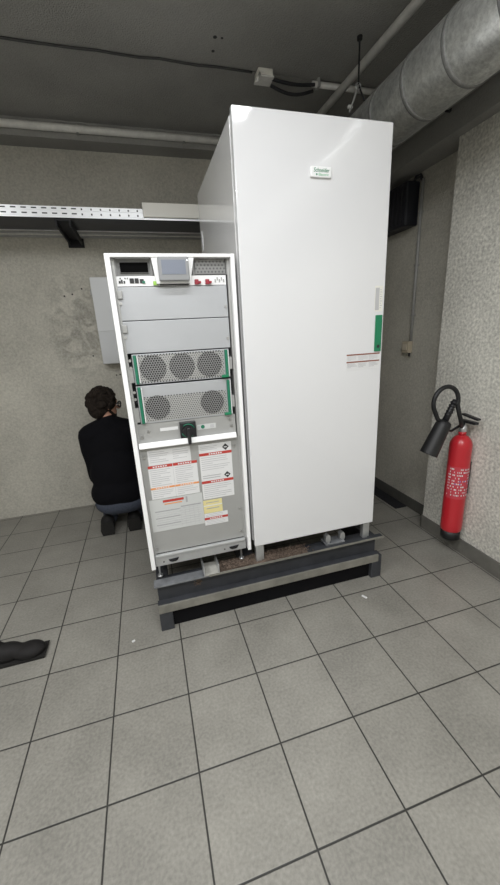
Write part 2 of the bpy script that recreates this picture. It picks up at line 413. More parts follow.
# display on its white bezel
d_ = MB().prism([(1.258, 5.83), (1.822, 5.83), (1.745, 5.50), (1.298, 5.50)], .365, .45).build('display', WHITEP, t)
hs = MB().box(1.335, 1.735, .285, .366, 5.525, 5.815, .012).build('screen_housing', HOUSE, d_)
MB().box(1.378, 1.69, .281, .286, 5.60, 5.775).build('screen', SCREEN, d_)
MB().cyl((1.715, .286, 5.77), (1.715, .282, 5.77), .01, n=10).build('indicator', emit_mat('indicator_glow', (.9, .95, 1), 1.0), d_)
# connector strip
st = MB().box(.77, 2.265, Y, Y+.05, 5.482, 5.607, .003).build('connector_strip', WHITEP, t)
for x, wd, h in ((.815, .025, .03), (.845, .02, .045), (.875, .02, .03), (.955, .055, .06), (1.02, .05, .06), (1.085, .05, .05)):
    MB().box(x, x+wd, Y-.012, Y, 5.52, 5.52+h, .003).build('port', BLACK, st)
for x in (.84, .90, .93): MB().cyl((x, Y-.008, 5.58), (x, Y, 5.58), .011, n=8).build('button', MIDGREY, st)
MB().box(1.115, 1.15, Y-.02, Y, 5.515, 5.545, .003).build('green_plug', GREEN, st)
MB().box(1.255, 1.32, Y-.02, Y, 5.49, 5.54, .003).build('lime_plug', LIME, st)
for x in (1.815, 1.965): MB().box(x, x+.055, Y-.035, Y, 5.49, 5.555, .006).box(x+.055, x+.085, Y-.05, Y, 5.50, 5.53, .004).build('red_plug', RED, st)
MB().box(1.34, 1.73, Y-.03, Y, 5.485, 5.52, .004).build('cable_guard', BLACK, st)
for k in range(5): MB().box(2.10+k*.03, 2.118+k*.03, Y-.008, Y, 5.515+(k % 2)*.025, 5.555+(k % 2)*.025).build('terminal', SHEETD, st)
# two blank panels
for z0, z1 in ((5.05, 5.475), (4.615, 5.04)):
    bp = MB().box(.765, 2.268, Y, Y+.05, z0, z1, .006).build('blank_panel', SHEET, t)
    MB().box(.77, .84, Y-.03, Y, z1-.15, z1-.045, .01).build('latch', SHEETD, bp)
    MB().cyl((.80, Y-.02, z1-.205), (.80, Y, z1-.205), .02, n=10).build('screw', CHROME, bp)
    MB().cyl((2.235, Y-.015, z0+.14), (2.235, Y, z0+.14), .02, n=10).build('screw', CHROME, bp)
# two fan modules
def fan(mod, cx, cz, r): MB().cyl((cx, Y-.006, cz), (cx, Y, cz), r, n=36).build('fan_grille', FANP, mod)
for j, (z0, z1) in enumerate(((4.18, 4.60), (3.60, 4.155))):
    md = MB().box(.84, 2.235, Y, Y+.08, z0, z1, .005, mi=0).box(.90, 2.15, Y-.003, Y, z0+(.02), z1-(.02 if j == 0 else .17), mi=1).build('power_module', [SHEET, PERF], t)
    if j == 0:
        for cx in (1.115, 1.525, 1.93): fan(md, cx, 4.395, .185)
    else:
        for cx in (1.11, 1.925): fan(md, cx, 3.825, .18)
    m = MB()
    for k in range(28):                                            # scalloped row of notches along the sheet's upper edge
        x = .93+k*.0425; zt = z1-(.02 if j == 0 else .17); m.box(x, x+.018, Y-.0045, Y-.003, zt-.008, zt+.008)
    m.build('notch_row', DARK, md)
    if j == 0:
        m = MB()
        for k in range(28): m.box(.93+k*.0425, .948+k*.0425, Y-.0045, Y-.003, z0+.012, z0+.028)
        m.build('notch_row', DARK, md)
    for x in (.858, 2.165):
        g = MB().box(x, x+.042, Y-.05, Y-.005, z0+.01, z1-.01, .008).build('green_grip', GREEN, md)
        MB().box(x+.046, x+.062, Y-.03, Y-.002, z0+.02, z1-.02, .004).build('rail', WHITEP, md)
    MB().box(2.10, 2.205, Y-.055, Y-.01, z0+.005, z0+.045, .006).build('grip_foot', GREEND, md)
    MB().box(.785, .835, Y-.01, Y+.05, z0+.03, z0+.24, .004).build('side_latch', SHEETD, md)
    MB().box(2.235, 2.275, Y-.01, Y+.05, z0+.12, z0+.30, .004).build('side_latch', SHEETD, md)
    for z in (z1-.08, z1-.18): MB().cyl((.81, Y-.02, z), (.81, Y, z), .02, n=10).build('screw', CHROME, md)
# switch panel
sp = MB().box(.77, 2.27, Y+.01, Y+.06, 3.24, 3.595).build('switch_panel', SHEETD, t)
sw = MB().box(1.39, 1.635, Y-.06, Y+.01, 3.30, 3.57, .012).build('rotary_switch', BLACK, sp)
MB().cyl((1.51, Y-.10, 3.43), (1.51, Y-.06, 3.43), .085, n=24).box(1.485, 1.535, Y-.17, Y-.10, 3.24, 3.50, .012).build('switch_knob', BLACK, sp)
m = MB()
for a0 in (20, 200):
    pts = [(1.51+.10*math.cos(math.radians(a0+k*14)), Y-.063, 3.435+.10*math.sin(math.radians(a0+k*14))) for k in range(9)]
    m.sweep(pts, .009, 6)
m.build('switch_ring', GREEN, sp)
MB().box(1.10, 1.37, Y+.004, Y+.01, 3.455, 3.505, .001).build('white_sticker', PAPER, sp)
m = MB().box(1.66, 1.95, Y+.004, Y+.01, 3.41, 3.49, mi=0); m.cyl((1.745, Y+.0, 3.452), (1.745, Y+.004, 3.452), .03, n=16, mi=1)
m.box(1.86, 1.92, Y+.001, Y+.004, 3.425, 3.475, mi=2).box(1.67, 1.70, Y+.001, Y+.004, 3.43, 3.47, mi=2).build('info_sticker', [PAPERG, GREEN, INKL], sp)
for x, z in ((.83, 3.40), (.93, 3.48), (2.20, 3.42), (2.18, 3.52)): MB().cyl((x, Y-.008, z), (x, Y+.01, z), .02, n=10).build('screw', CHROME, sp)
# lower panel
lp = MB().box(.755, 2.29, Y, Y+.04, 1.40, 3.23, .006).build('lower_panel', SHEETD, t)
MB().box(.765, 2.255, Y-.09, Y+.0, 3.225, 3.315, .012, rot=Matrix.Rotation(math.radians(-18), 3, 'X')).build('bright_lip', FRAMEW, lp)
for x, z in ((.81, 3.08), (2.22, 3.08), (.80, 1.50), (2.24, 1.52), (2.25, 1.95)): MB().cyl((x, Y-.015, z), (x, Y, z), .022, n=10).build('screw', CHROME, lp)
L = [PAPER, BAND, INKL, INKD, ORANGE, YELLOW, INK]
yl = Y
m = MB(); sheet(m, .865, 1.515, 2.935, 3.18, yl); lines(m, .89, 1.19, 2.97, 3.16, yl, 6, 2); lines(m, 1.24, 1.50, 2.99, 3.16, yl, 5, 2)
m.build('warning_label', L, lp)
m = MB(); sheet(m, .845, 1.60, 2.37, 2.93, yl)
band(m, .845, 1.215, 2.885, 2.93, yl, 1); band(m, 1.225, 1.60, 2.885, 2.93, yl, 1)
lines(m, .87, 1.20, 2.58, 2.87, yl, 9, 2); lines(m, 1.25, 1.58, 2.58, 2.87, yl, 9, 2)
band(m, .845, 1.215, 2.535, 2.565, yl, 4); band(m, 1.225, 1.60, 2.535, 2.565, yl, 4)
lines(m, .87, 1.20, 2.39, 2.52, yl, 4, 2); lines(m, 1.25, 1.58, 2.39, 2.52, yl, 4, 2)
m.box(1.218, 1.222, yl-.005, yl-.003, 2.37, 2.93, mi=2); m.build('warning_label', L, lp)
m = MB(); sheet(m, 1.645, 2.17, 2.225, 3.165, yl)
for zt in (3.02, 2.545):
    band(m, 1.645, 2.17, zt-.045, zt, yl, 1)
    lines(m, 1.67, 2.14, zt-.30, zt-.06, yl, 7, 2)
    m.prism([(2.02, zt+.065), (2.075, zt+.12), (2.13, zt+.065), (2.075, zt+.01)], yl-.005, yl-.003, mi=3)
    m.box(2.05, 2.10, yl-.0065, yl-.005, zt+.055, zt+.07, mi=0)
lines(m, 1.67, 1.95, 3.06, 3.14, yl, 3, 2); lines(m, 1.67, 2.0, 2.575, 2.65, yl, 2, 6)
m.build('warning_label', L, lp)
m = MB(); sheet(m, .79, 1.63, 1.80, 2.36, yl-.003, mi=7)
m.box(1.0, 1.33, yl-.008, yl-.006, 2.295, 2.335, mi=1); m.box(1.02, 1.30, yl-.008, yl-.006, 2.255, 2.272, mi=4); m.box(1.36, 1.39, yl-.008, yl-.006, 2.24, 2.34, mi=6)
for z in (2.15, 2.03, 1.91): m.box(.86, 1.25, yl-.008, yl-.006, z-.008, z+.008, mi=6); m.box(1.26, 1.60, yl-.008, yl-.006, z-.003, z+.003, mi=2)
for z in (2.11, 2.07, 1.99, 1.95, 1.87): m.box(.88, 1.58, yl-.008, yl-.006, z-.004, z+.004, mi=2)
m.box(1.27, 1.60, yl-.008, yl-.006, 2.17, 2.19, mi=6)
for x in (1.26, 1.33, 1.40, 1.47, 1.54): m.box(x, x+.004, yl-.008, yl-.006, 1.83, 2.17, mi=2)
m.build('rating_table', L+[PAPERG], lp)
m = MB(); sheet(m, 1.635, 1.95, 1.97, 2.205, yl-.004, mi=5)
band(m, 1.635, 1.95, 2.10, 2.115, yl-.004, 0, False); lines(m, 1.68, 1.90, 2.14, 2.18, yl-.004, 1, 6, .9); lines(m, 1.68, 1.90, 2.03, 2.08, yl-.004, 1, 6, .9)
m.build('yellow_label', L, lp)
m = MB(); sheet(m, 1.635, 2.03, 1.75, 1.965, yl-.004); lines(m, 1.66, 1.95, 1.90, 1.955, yl-.004, 2, 2); band(m, 1.635, 2.03, 1.85, 1.89, yl-.004, 1); lines(m, 1.66, 2.0, 1.76, 1.84, yl-.004, 3, 2)
m.build('warning_label', L, lp)
# kick plate
kp = MB().box(.758, 2.30, .40, .47, 1.19, 1.34, .006).box(.758, 2.30, .385, .45, 1.335, 1.40, .02).build('kick_plate', STEEL, t)
for x in (.97, 2.00):
    MB().prism([(x, 1.285), (x+.17, 1.295), (x+.145, 1.25), (x+.11, 1.235), (x+.05, 1.235), (x+.02, 1.25)], .385, .402).build('grip_slot', BLACK, kp)
    MB().cyl((x-.08, .39, 1.26), (x-.08, .40, 1.26), .012, n=8).build('screw', DARK, kp)

# ------------------------------------------------------------------ tall closed cabinet
t = thing('tall_cabinet', 'tall closed glossy white cabinet with a small badge and green handle', 'cabinet', (3.65, 1.8, .897))
BX0, BX1, BZ0, BZ1 = 2.445, 4.80, 1.24, 7.535
MB().box(BX0+.012, BX1-.012, .43, 3.24, BZ0+.03, BZ1-.03, .01).build('body', PAINT2, t)
MB().box(BX0, BX0+.012, .47, 3.24, BZ0+.03, BZ1-.05, .004).build('side_panel', PAINT2, t)
MB().box(BX0+.02, BX1-.02, .405, .43, BZ0+.03, BZ1-.04).build('door_gasket', mat('grey_gasket', (.35, .35, .35), .7), t)
dr = MB().box(BX0, BX1, .32, .405, BZ0-.01, BZ1, .014, seg=3).build('door', PAINT, t)
for z in (7.0, 5.2, 3.6, 2.2): MB().cyl((BX0-.006, .50, z), (BX0, .50, z), .018, n=10).build('screw', CHROME, t)
MB().box(BX0-.012, BX0, 3.02, 3.10, 6.45, 6.80, .005).build('rear_catch', STEEL, t)
for x, y in ((2.47, .36), (4.62, .36), (2.47, 3.0), (4.62, 3.0)):
    MB().box(x, x+.10, y, y+.10, .897, BZ0+.03, .006).box(x+.10, x+.15, y+.02, y+.09, .897, BZ0+.03, .006).build('foot', ZINC, t)
m = MB().box(3.505, 3.825, .285, .32, 6.80, 6.935, .016, seg=3)
m.text('Schneider', 3.665, .2835, 6.885, .072, mi=1, shear=.25, width=.24)
m.text('Electric', 3.70, .2835, 6.835, .045, mi=2, width=.15)
m.box(3.585, 3.605, .2825, .285, 6.825, 6.845, mi=1)
m.build('badge', [WHITEP, GREEND, mat('badge_pale_green', (.22, .50, .30), .5)], dr)
m = MB().box(4.645, 4.765, .295, .32, 4.41, 4.975, .008, mi=0).box(4.66, 4.75, .288, .296, 4.53, 4.94, .006, mi=0)
m.cyl((4.705, .286, 4.49), (4.705, .296, 4.49), .025, n=14, mi=1).build('green_handle', [GREEND, DARK], dr)
m = MB(); sheet(m, 4.62, 4.76, 5.03, 5.41, .32, mi=5); m.box(4.63, 4.70, .3155, .317, 5.05, 5.38, mi=2)
for k in range(9): m.box(4.715, 4.735+.015*(k % 2), .3155, .317, 5.08+k*.033, 5.092+k*.033, mi=2)
m.build('handle_label', [PAPER, BAND, INKL, INKD, ORANGE, mat('cream_label', (.72, .71, .65), .5), INK], dr)
m = MB(); sheet(m, 4.145, 4.755, 4.14, 4.39, .32)
for zt in (4.39, 4.275):
    m.box(4.145, 4.755, .315, .317, zt-.022, zt, mi=1)
    for x in (4.16, 4.36, 4.56): lines(m, x, x+.18, zt-.105, zt-.03, .32, 4, 6 if zt < 4.3 else 2)
m.build('warning_label', [PAPER, mat('label_rust', (.24, .09, .06), .5), INKL, INKD, ORANGE, YELLOW, INK], dr)

# ------------------------------------------------------------------ back wall: box, cable tray, trunking, conduit
t = thing('wall_box', 'plain pale grey box mounted on back wall behind the open cabinet', 'box', (.85, 5.9, 4.2))
MB().box(-.06, 1.75, 5.72, YB, 4.20, 6.37, .015).build('body', mat('box_grey', (.60, .61, .62), .35), t)
MB().box(-.055, 1.745, 5.70, 5.72, 5.05, 6.365, .006).build('upper_lit_face', mat('box_grey_lit', (.64, .65, .66), .3), t)  # paler upper sheet: light-and-shade step on the box front put into colour
MB().box(-.10, -.06, 5.80, 5.88, 5.95, 6.10, .006).build('hinge', SHEETD, t)

TY0, TY1 = 4.40, 6.04                   # wide tray carried on a bracket off the back wall
t = thing('cable_tray', 'wide perforated galvanised cable tray along the back wall, on a dark bracket', 'tray', (-1, 5.2, 7.34))
SLOT = mat('slot_shadow', (.05, .05, .05), .7); RAIL = mat('bright_zinc', (.74, .75, .76), .35, .4)
m = MB().box(-5.4, 1.42, TY0-.02, TY0, 7.365, 7.445).box(-5.4, 1.42, TY0-.02, TY0, 7.465, 7.54).box(-5.4, 4.6, TY0-.008, TY0+.004, 7.335, 7.54).box(-5.4, 1.42, TY0, TY0+.08, 7.528, 7.54)
for i in range(36):
    x = -5.38+i*.19; fine = x > .10
    for z in (7.408, 7.502): m.box(x, x+(.03 if fine else .10), TY0-.0215, TY0-.02, z-.012-(.012 if fine else 0), z+.012, mi=1)
m.build('side_rail', [RAIL, SLOT], t)
TYM = 5.38
MB().box(-5.4, 4.6, TY0, TYM, 7.335, 7.35).build('tray_floor', BEAMD, t)
MB().box(-5.4, 4.6, TYM-.02, TYM, 7.322, 7.50).build('rear_rail', ZINC, t)
for i, y in enumerate((5.66, 6.02)):
    o = MB().cyl((-5.4, y, 7.35), (4.6, y, 7.35), .028, n=10).build('wall_cable', CONDG)
    tag(o, ('thin grey cable just behind the perforated tray', 'thin grey cable close to the back wall, behind the tray')[i], 'cable')
o = MB().box(1.40, 4.6, TY0-.06, TY0-.024, 7.375, 7.66, .01).box(1.40, 4.6, TY0-.03, TY0+.3, 7.64, 7.66, .004).build('cable_trunking', TRUNK)
tag(o, 'cream cable trunking cover ahead of the tray, running behind the tall cabinet', 'trunking')
m = MB()
for k in range(7): m.sweep([(-5.4+i*.5, 4.5+k*.12+.03*math.sin(i*1.3+k), 7.388+.006*math.sin(i+k*2)) for i in range(21)], .030, 8)
o = m.build('cable_bundle', BLACK); tag(o, 'bundle of black cables lying in the cable tray', 'cables'); o['kind'] = 'stuff'
t = thing('tray_bracket', 'dark cantilever bracket under the cable tray, left of the open cabinet', 'bracket', (-.21, YB, 6.95))
MB().box(-.42, -.39, TY0+.02, YB-.05, 7.17, 7.32).box(-.15, -.12, TY0+.02, YB-.05, 7.17, 7.32).box(-.39, -.15, TY0+.02, YB-.05, 7.29, 7.32).build('arm', BLACKM, t)
MB().box(-.46, -.08, YB-.05, YB, 7.12, 7.33, .006).build('back_plate', BLACKM, t)
t = thing('beam_conduit', 'pale conduit running along the foot of the concrete beam on the back wall', 'pipe', (-.5, 5.55, 9.35))
MB().cyl((-5.4, 5.53, 9.42), (6.7, 5.53, 9.42), .075, n=16).build('tube', CONDUIT, t)
for x in (-4.6, -2.2, .2, 2.6, 5.0): MB().box(x, x+.05, 5.50, 5.62, 9.33, 9.51, .01).build('clip', CONDG, t)

# ------------------------------------------------------------------ ceiling services
t = thing('junction_box', 'pale square junction box on the ceiling joint above the tall cabinet', 'box', (3.93, 3.25, 9.45))
MB().box(3.78, 4.08, 3.12, 3.38, 9.48, CEIL, .02).build('body', TRUNK, t)
MB().box(3.765, 4.095, 3.105, 3.395, 9.455, 9.485, .012).build('lid', CONDUIT, t)
MB().cyl((3.80, 3.11, 9.49), (3.70, 2.98, 9.30), .022, n=8).build('gland', CONDUIT, t)
m = MB().sweep([(-5.4+i*.35, 3.26+.012*math.sin(i*1.7), CEIL-.022-.006*math.sin(i*2.3)) for i in range(27)], .02, 8)
tag(m.build('ceiling_cable', mat('dusty_cable', (.05, .05, .05), .8)), 'dark cable along the ceiling joint left of the junction box', 'cable')
for k in range(2):
    m = MB().sweep([(4.08+i*.09, 3.2+k*.08, CEIL-.12-.06*k-.10*math.sin(i/10*math.pi)*(1 if k else .4)) for i in range(11)], .03, 8)
    tag(m.build('sagging_cable', BLACKM), ('upper', 'lower')[k]+' of two dark cables between junction box and conduit', 'cable', 'cables by the junction box')
t = thing('ceiling_conduit', 'pale conduit fixed across the ceiling, right of the junction box', 'pipe', (5.5, 3.25, 9.45))
MB().cyl((4.95, 3.24, CEIL-.09), (6.8, 3.24, CEIL-.09), .05, n=14).build('tube', CONDUIT, t)
for x in (5.05, 5.9, 6.6): MB().box(x, x+.05, 3.17, 3.31, CEIL-.15, CEIL, .01).build('clip', CONDG, t)
t = thing('ceiling_pipe', 'straight grey pipe below the ceiling, running towards the back wall', 'pipe', (5.5, 0, 9.3))
MB().cyl((5.90, YN+.05, 9.32), (5.33, 5.6, 9.30), .072, n=18).build('tube', CONDUIT, t)
for y in (-6, -2, 4.9): MB().box(5.53-.04*(y-1.1)-.11, 5.53-.04*(y-1.1)+.11, y, y+.06, 9.28, CEIL, .01).build('clip', BLACKM, t)

DX, DZ, DR = 5.54, 8.20, .45
t = thing('ventilation_duct', 'large round galvanised ventilation duct with ribbed joints, upper right', 'duct', (DX, 0, DZ-DR))
MB().cyl((DX, YN+.02, DZ), (DX, YB-.02, DZ), DR, n=48).build('tube', GALV, t)
y = -8.75
while y < 5.9:
    m = MB()
    m.sweep([(DX, y-.035, DZ), (DX, y-.02, DZ), (DX, y+.02, DZ), (DX, y+.035, DZ)], [DR+.001, DR+.010, DR+.010, DR+.001], 48).build('joint_ring', GALVR, t)
    y += .78
# drop rod with its hooks, and the other strap hangers behind the camera
t = thing('duct_hanger', 'thin dark hanger rod with hooks beside the duct, above the tall cabinet', 'hanger', (5.3, 2.08, 8.5))
MB().cyl((5.29, 2.08, 8.90), (5.29, 2.08, CEIL), .015, n=8).build('rod', BLACKM, t)
MB().cyl((5.29, 2.08, CEIL-.05), (5.29, 2.08, CEIL), .045, n=14).build('ceiling_plate', BLACKM, t)
MB().sweep([(5.29, 2.08, 8.92), (5.25, 2.09, 8.80), (5.20, 2.12, 8.66), (5.165, 2.15, 8.54)], .018, 8).build('strap', CONDG, t)
MB().sweep([(5.29, 2.08, 8.92), (5.35, 2.08, 8.82), (5.42, 2.08, 8.70), (5.44, 2.08, 8.645)], .016, 8).build('strap', BLACKM, t)
MB().sweep([(5.29+.05*math.cos(a*.6), 2.08, 8.90+.05*math.sin(a*.6)) for a in range(11)], .012, 8).build('hook', ZINC, t)
MB().box(5.13, 5.22, 2.12, 2.17, 8.60, 8.65, .008).build('clamp', CONDUIT, t)
t = thing('side_conduit', 'grey conduit along the downstand beam beneath the duct', 'pipe', (6.75, 0, 8.4))
MB().cyl((6.74, YN+.05, 8.45), (6.74, 5.55, 8.45), .045, n=14).build('tube', CONDG, t)
for y in (-6, -3, 0, 1.5, 3.4, 5.2): MB().box(6.72, 6.83, y, y+.05, 8.39, 8.52, .01).build('clip', BLACKM, t)

# ------------------------------------------------------------------ right wall
t = thing('black_wall_unit', 'black boxy unit with ribbed front high on the far right wall', 'box', (7.3, 3.6, 6.95))
MB().box(7.14, XF, 2.98, 4.25, 6.98, 7.88, .04).build('body', mat('navy_black', (.010, .011, .016), .5), t)
m = MB()
for k in range(9): m.box(7.115, 7.145, 3.10+k*.12, 3.15+k*.12, 7.06, 7.80, .008)
m.build('front_ribs', BLACKM, t)
for k in range(2):
    m = MB().sweep([(7.36, 3.06, 7.86-.03*k), (7.37, 3.0, 7.96-.04*k), (7.41, 2.90, 7.97-.05*k), (7.45, 2.86, 7.86-.04*k)], .022, 8)
    m.build('cable', BLACKM, t)
t = thing('wall_conduit', 'thin vertical conduit down the far right wall to the beige switch box', 'pipe', (7.45, 2.87, 4.35))
MB().cyl((7.455, 2.88, 4.40), (7.455, 2.86, 7.88), .034, n=12).build('tube', CONDG, t)
for z in (5.0, 6.1, 7.2): MB().box(7.43, XF, 2.82, 2.92, z, z+.05, .006).build('clip', CONDG, t)
t = thing('switch_box', 'small beige switch box low on the far right wall', 'switch', (7.42, 3.02, 4.08))
MB().box(7.36, XF, 2.84, 3.08, 4.12, 4.40, .015).build('housing', BEIGE, t)
MB().box(7.34, 7.36, 2.88, 3.03, 4.19, 4.33, .006).build('rocker', mat('beige_light', (.56, .50, .40), .4), t)
MB().cyl((7.43, 2.87, 4.03), (7.43, 2.87, 4.12), .025, n=10).build('gland', BLACKM, t)
m = MB().box(7.08, 7.44, 2.53, 4.6, 0, .025, .006)
for k in range(17): m.box(7.10, 7.42, 2.58+k*.12, 2.63+k*.12, .025, .034)
tag(m.build('floor_mat', BLACKM), 'narrow black ribbed strip on the floor along the far right wall', 'mat')

# ------------------------------------------------------------------ fire extinguisher
EX, EY, ER = 6.84, .46, .205
EZ = .38                                   # hung just clear of the floor on a wall bracket
t = thing('fire_extinguisher', 'red fire extinguisher with black hose and horn against the near right wall', 'fire extinguisher', (EX, EY, EZ))
MB().lathe((EX, EY, EZ), [(ER*.80, .0), (ER*.92, .02), (ER*.92, .22)], 28).build('base_skirt', RUBBER, t)
prof = [(ER*.80, .18), (ER*.95, .205), (ER, .25)]+[(ER, .25+.1*k) for k in range(1, 19)]
prof += [(ER*math.cos(a), 2.06+.24*math.sin(a)) for a in [i*math.pi/2/8 for i in range(1, 8)]]+[(.075, 2.30), (.07, 2.36)]
MB().lathe((EX, EY, EZ), prof, 36).build('cylinder', EXTRED, t)
MB().lathe((EX, EY, EZ), [(.06, 2.35), (.075, 2.36), (.075, 2.46), (.05, 2.48), (.05, 2.55)], 18).build('valve', ZINC, t)
MB().box(EX-.05, EX+.05, EY-.30, EY+.05, EZ+2.55, EZ+2.60, .012).box(EX-.045, EX+.045, EY-.34, EY+.04, EZ+2.66, EZ+2.70, .012, rot=Matrix.Rotation(.12, 3, 'X')).build('handle', BLACK, t)
m = MB()
for k in range(-9, 10):                                            # label wrapped round the camera side of the cylinder
    a0 = math.radians(238+k*7.5); a1 = math.radians(238+(k+1)*7.5); R = ER+.003
    def q(a, z): return m.bm.verts.new((EX+R*math.cos(a), EY+R*math.sin(a), EZ+z))
    m.bm.faces.new((q(a0, .98), q(a1, .98), q(a1, 1.67), q(a0, 1.67)))
for row in range(10):
    z = 1.62-row*.062
    for k in range(-8, 9):
        if random.random() < .42: continue
        a0 = math.radians(238+k*7.5); a1 = a0+math.radians(random.uniform(2.5, 6.5)); R = ER+.006; h = .016
        vs = [m.bm.verts.new((EX+R*math.cos(a), EY+R*math.sin(a), EZ+zz)) for a, zz in ((a0, z-h), (a1, z-h), (a1, z+h), (a0, z+h))]
        m.bm.faces.new(vs).material_index = 2 if (row in (4, 5) and k % 3 == 0) else 1
m.build('label', [mat('label_crimson', (.52, .05, .07), .45), PAPER, mat('label_blue', (.12, .22, .5), .5)], t, recalc=False)
# the horn hangs beside the valve, its hose loops above
h0 = Vector((6.33, .40, 3.03)); h1 = Vector((6.055, .44, 2.385))
ax = (h1-h0).normalized()
MB().sweep([h0, h0+ax*.03, h0+ax*.10, h1-ax*.02, h1], [.07, .125, .140, .165, .168], 28).build('horn', RUBBER, t)
MB().sweep([h0-ax*.42, h0+ax*.04], [.045, .06], 16).build('horn_grip', BLACK, t)
for k in range(5): MB().sweep([h0-ax*(.37-k*.06), h0-ax*(.34-k*.06)], .064, 16).build('grip_rib', BLACK, t)
pts = [(6.25, .41, 3.0), (6.17, .42, 3.07)]
for i in range(22):
    a = math.radians(205-i*(222/21))
    pts.append((6.29+.255*math.cos(a), .42-.003*i, 3.40+.275*math.sin(a)))
pts += [(6.58, .34, 3.15), (6.66, .35, 2.98), (6.76, .42, 2.86), (EX-.02, .45, EZ+2.54)]
MB().sweep(pts, .04, 14).build('hose', RUBBER, t)
MB().sweep([(6.38, .46, 2.84), (6.56, .46, 2.78), (EX-.04, EY, EZ+2.50)], .026, 8).build('horn_clip', BLACK, t)
MB().box(EX+ER*.9, XR, EY-.10, EY+.10, 1.4, 2.1, .01).build('wall_bracket', BLACKM, t)

# ------------------------------------------------------------------ kneeling person
def blob(spec, voxel, name, m, parent, smooth=6, disp=None):
    """tapered limb chains and ellipsoids fused into one continuous skin"""
    mb = MB()
    for kind, *a in spec:
        if kind == 'chain':
            pts, rad = a
            P_, R_ = [], []
            for (p0, p1), (r0, r1) in zip(zip(pts, pts[1:]), zip(rad, rad[1:])):
                mb.sweep([p0, p1], [r0, r1], 16)
            for p, r in zip(pts, rad): mb.ball(p, r, sub=2)
        elif kind == 'ell':
            c, r, R = a
            g = bmesh.ops.create_icosphere(mb.bm, subdivisions=3, radius=1)
            for v in g['verts']: v.co = R @ Vector((v.co.x*r[0], v.co.y*r[1], v.co.z*r[2]))+Vector(c)
    o = mb.build(name, m, parent, smooth=True)
    md = o.modifiers.new('r', 'REMESH'); md.mode = 'VOXEL'; md.voxel_size = voxel; md.use_smooth_shade = True
    s = o.modifiers.new('s', 'SMOOTH'); s.iterations = smooth; s.factor = .5
    dg = bpy.context.evaluated_depsgraph_get()
    me = bpy.data.meshes.new_from_object(o.evaluated_get(dg)); o.modifiers.clear(); old = o.data; o.data = me; bpy.data.meshes.remove(old)
    me.name = name
    if not me.materials: me.materials.append(m)
    if disp: disp(me)
    for p in me.polygons: p.use_smooth = True
    return o
I3 = Matrix.Identity(3)
PX, PY = .02, 4.25
person = thing('person', 'kneeling person in black sweater and blue jeans, back to camera, wearing glasses', 'person', (PX, PY, 0))
hip, chest = (PX, PY, .95), (PX-.02, PY+.12, 2.30)
neckb, hc = (PX-.06, PY+.12, 2.86), Vector((PX-.09, PY+.16, 3.33))
sh = {-1: (PX-.56, PY+.08, 2.60), 1: (PX+.55, PY+.12, 2.60)}
el = {-1: (PX-.56, PY+.24, 1.46), 1: (PX+.66, PY+.50, 1.80)}
wr = {-1: (PX-.40, PY+1.02, 1.50), 1: (PX+.52, PY+1.12, 2.10)}
yawh = math.radians(-62); RH = Matrix.Rotation(yawh, 3, 'Z') @ Matrix.Rotation(math.radians(-8), 3, 'X')   # +Y of the head is the face
def H(x, y, z): return tuple(hc+RH @ Vector((x, y, z)))
spec = [('ell', hc, (.245, .305, .33), RH), ('ell', H(0, .10, -.16), (.185, .20, .22), RH), ('ell', H(0, .20, -.29), (.09, .09, .07), RH),
        ('chain', [H(0, .30, .02), H(0, .375, -.09)], [.028, .05]), ('chain', [H(-.07, .285, -.19), H(.07, .285, -.19)], [.022, .022]),
        ('ell', H(-.25, -.01, -.03), (.03, .06, .095), RH), ('ell', H(.25, -.01, -.03), (.03, .06, .095), RH),
        ('ell', H(0, .26, .08), (.16, .05, .03), RH),
        ('chain', [hc-Vector((0, .06, .2)), Vector(neckb)-Vector((0, 0, .1))], [.17, .20]),
        ('ell', chest, (.56, .33, .62), I3), ('ell', (PX, PY+.05, 1.55), (.47, .31, .6), I3), ('ell', hip, (.50, .36, .36), I3)]
for s in (-1, 1):
    spec += [('chain', [neckb, sh[s], el[s], wr[s]], [.20, .20, .14, .085])]
    w0 = Vector(wr[s]); pd = Vector((-s*.15, .92, -.25)).normalized(); sd = Vector((1, .1, 0)).normalized()
    palm = w0+pd*.20
    spec += [('ell', palm, (.125, .17, .06), I3)]
    for k, (off, ln) in enumerate(((-.09, .20), (-.03, .24), (.03, .23), (.09, .18))):
        b = palm+sd*off+pd*.13; d1 = (pd+Vector((0, 0, -.35))).normalized(); d2 = (pd+Vector((0, 0, -1.3))).normalized()
        spec += [('chain', [b, b+d1*ln*.5, b+d1*ln*.5+d2*ln*.5], [.032, .029, .024])]
    b = palm-sd*(s*.10)-pd*.06; spec += [('chain', [b, b-sd*s*.10+pd*.08, b-sd*s*.11+pd*.18], [.036, .032, .026])]
    hp = (PX+s*.28, PY+.02, .90); kn = (PX+s*.46, PY+1.22, .26); an = (PX+(-.40 if s < 0 else .24), PY+.06, .28)
    spec += [('chain', [hp, kn], [.30, .20]), ('chain', [kn, an], [.19, .12]), ('chain', [an, (an[0], an[1]+.02, .10), (an[0], an[1]+.28, .085)], [.11, .09, .07])]
blob(spec, .0075, 'body', SKIN, person, 4)
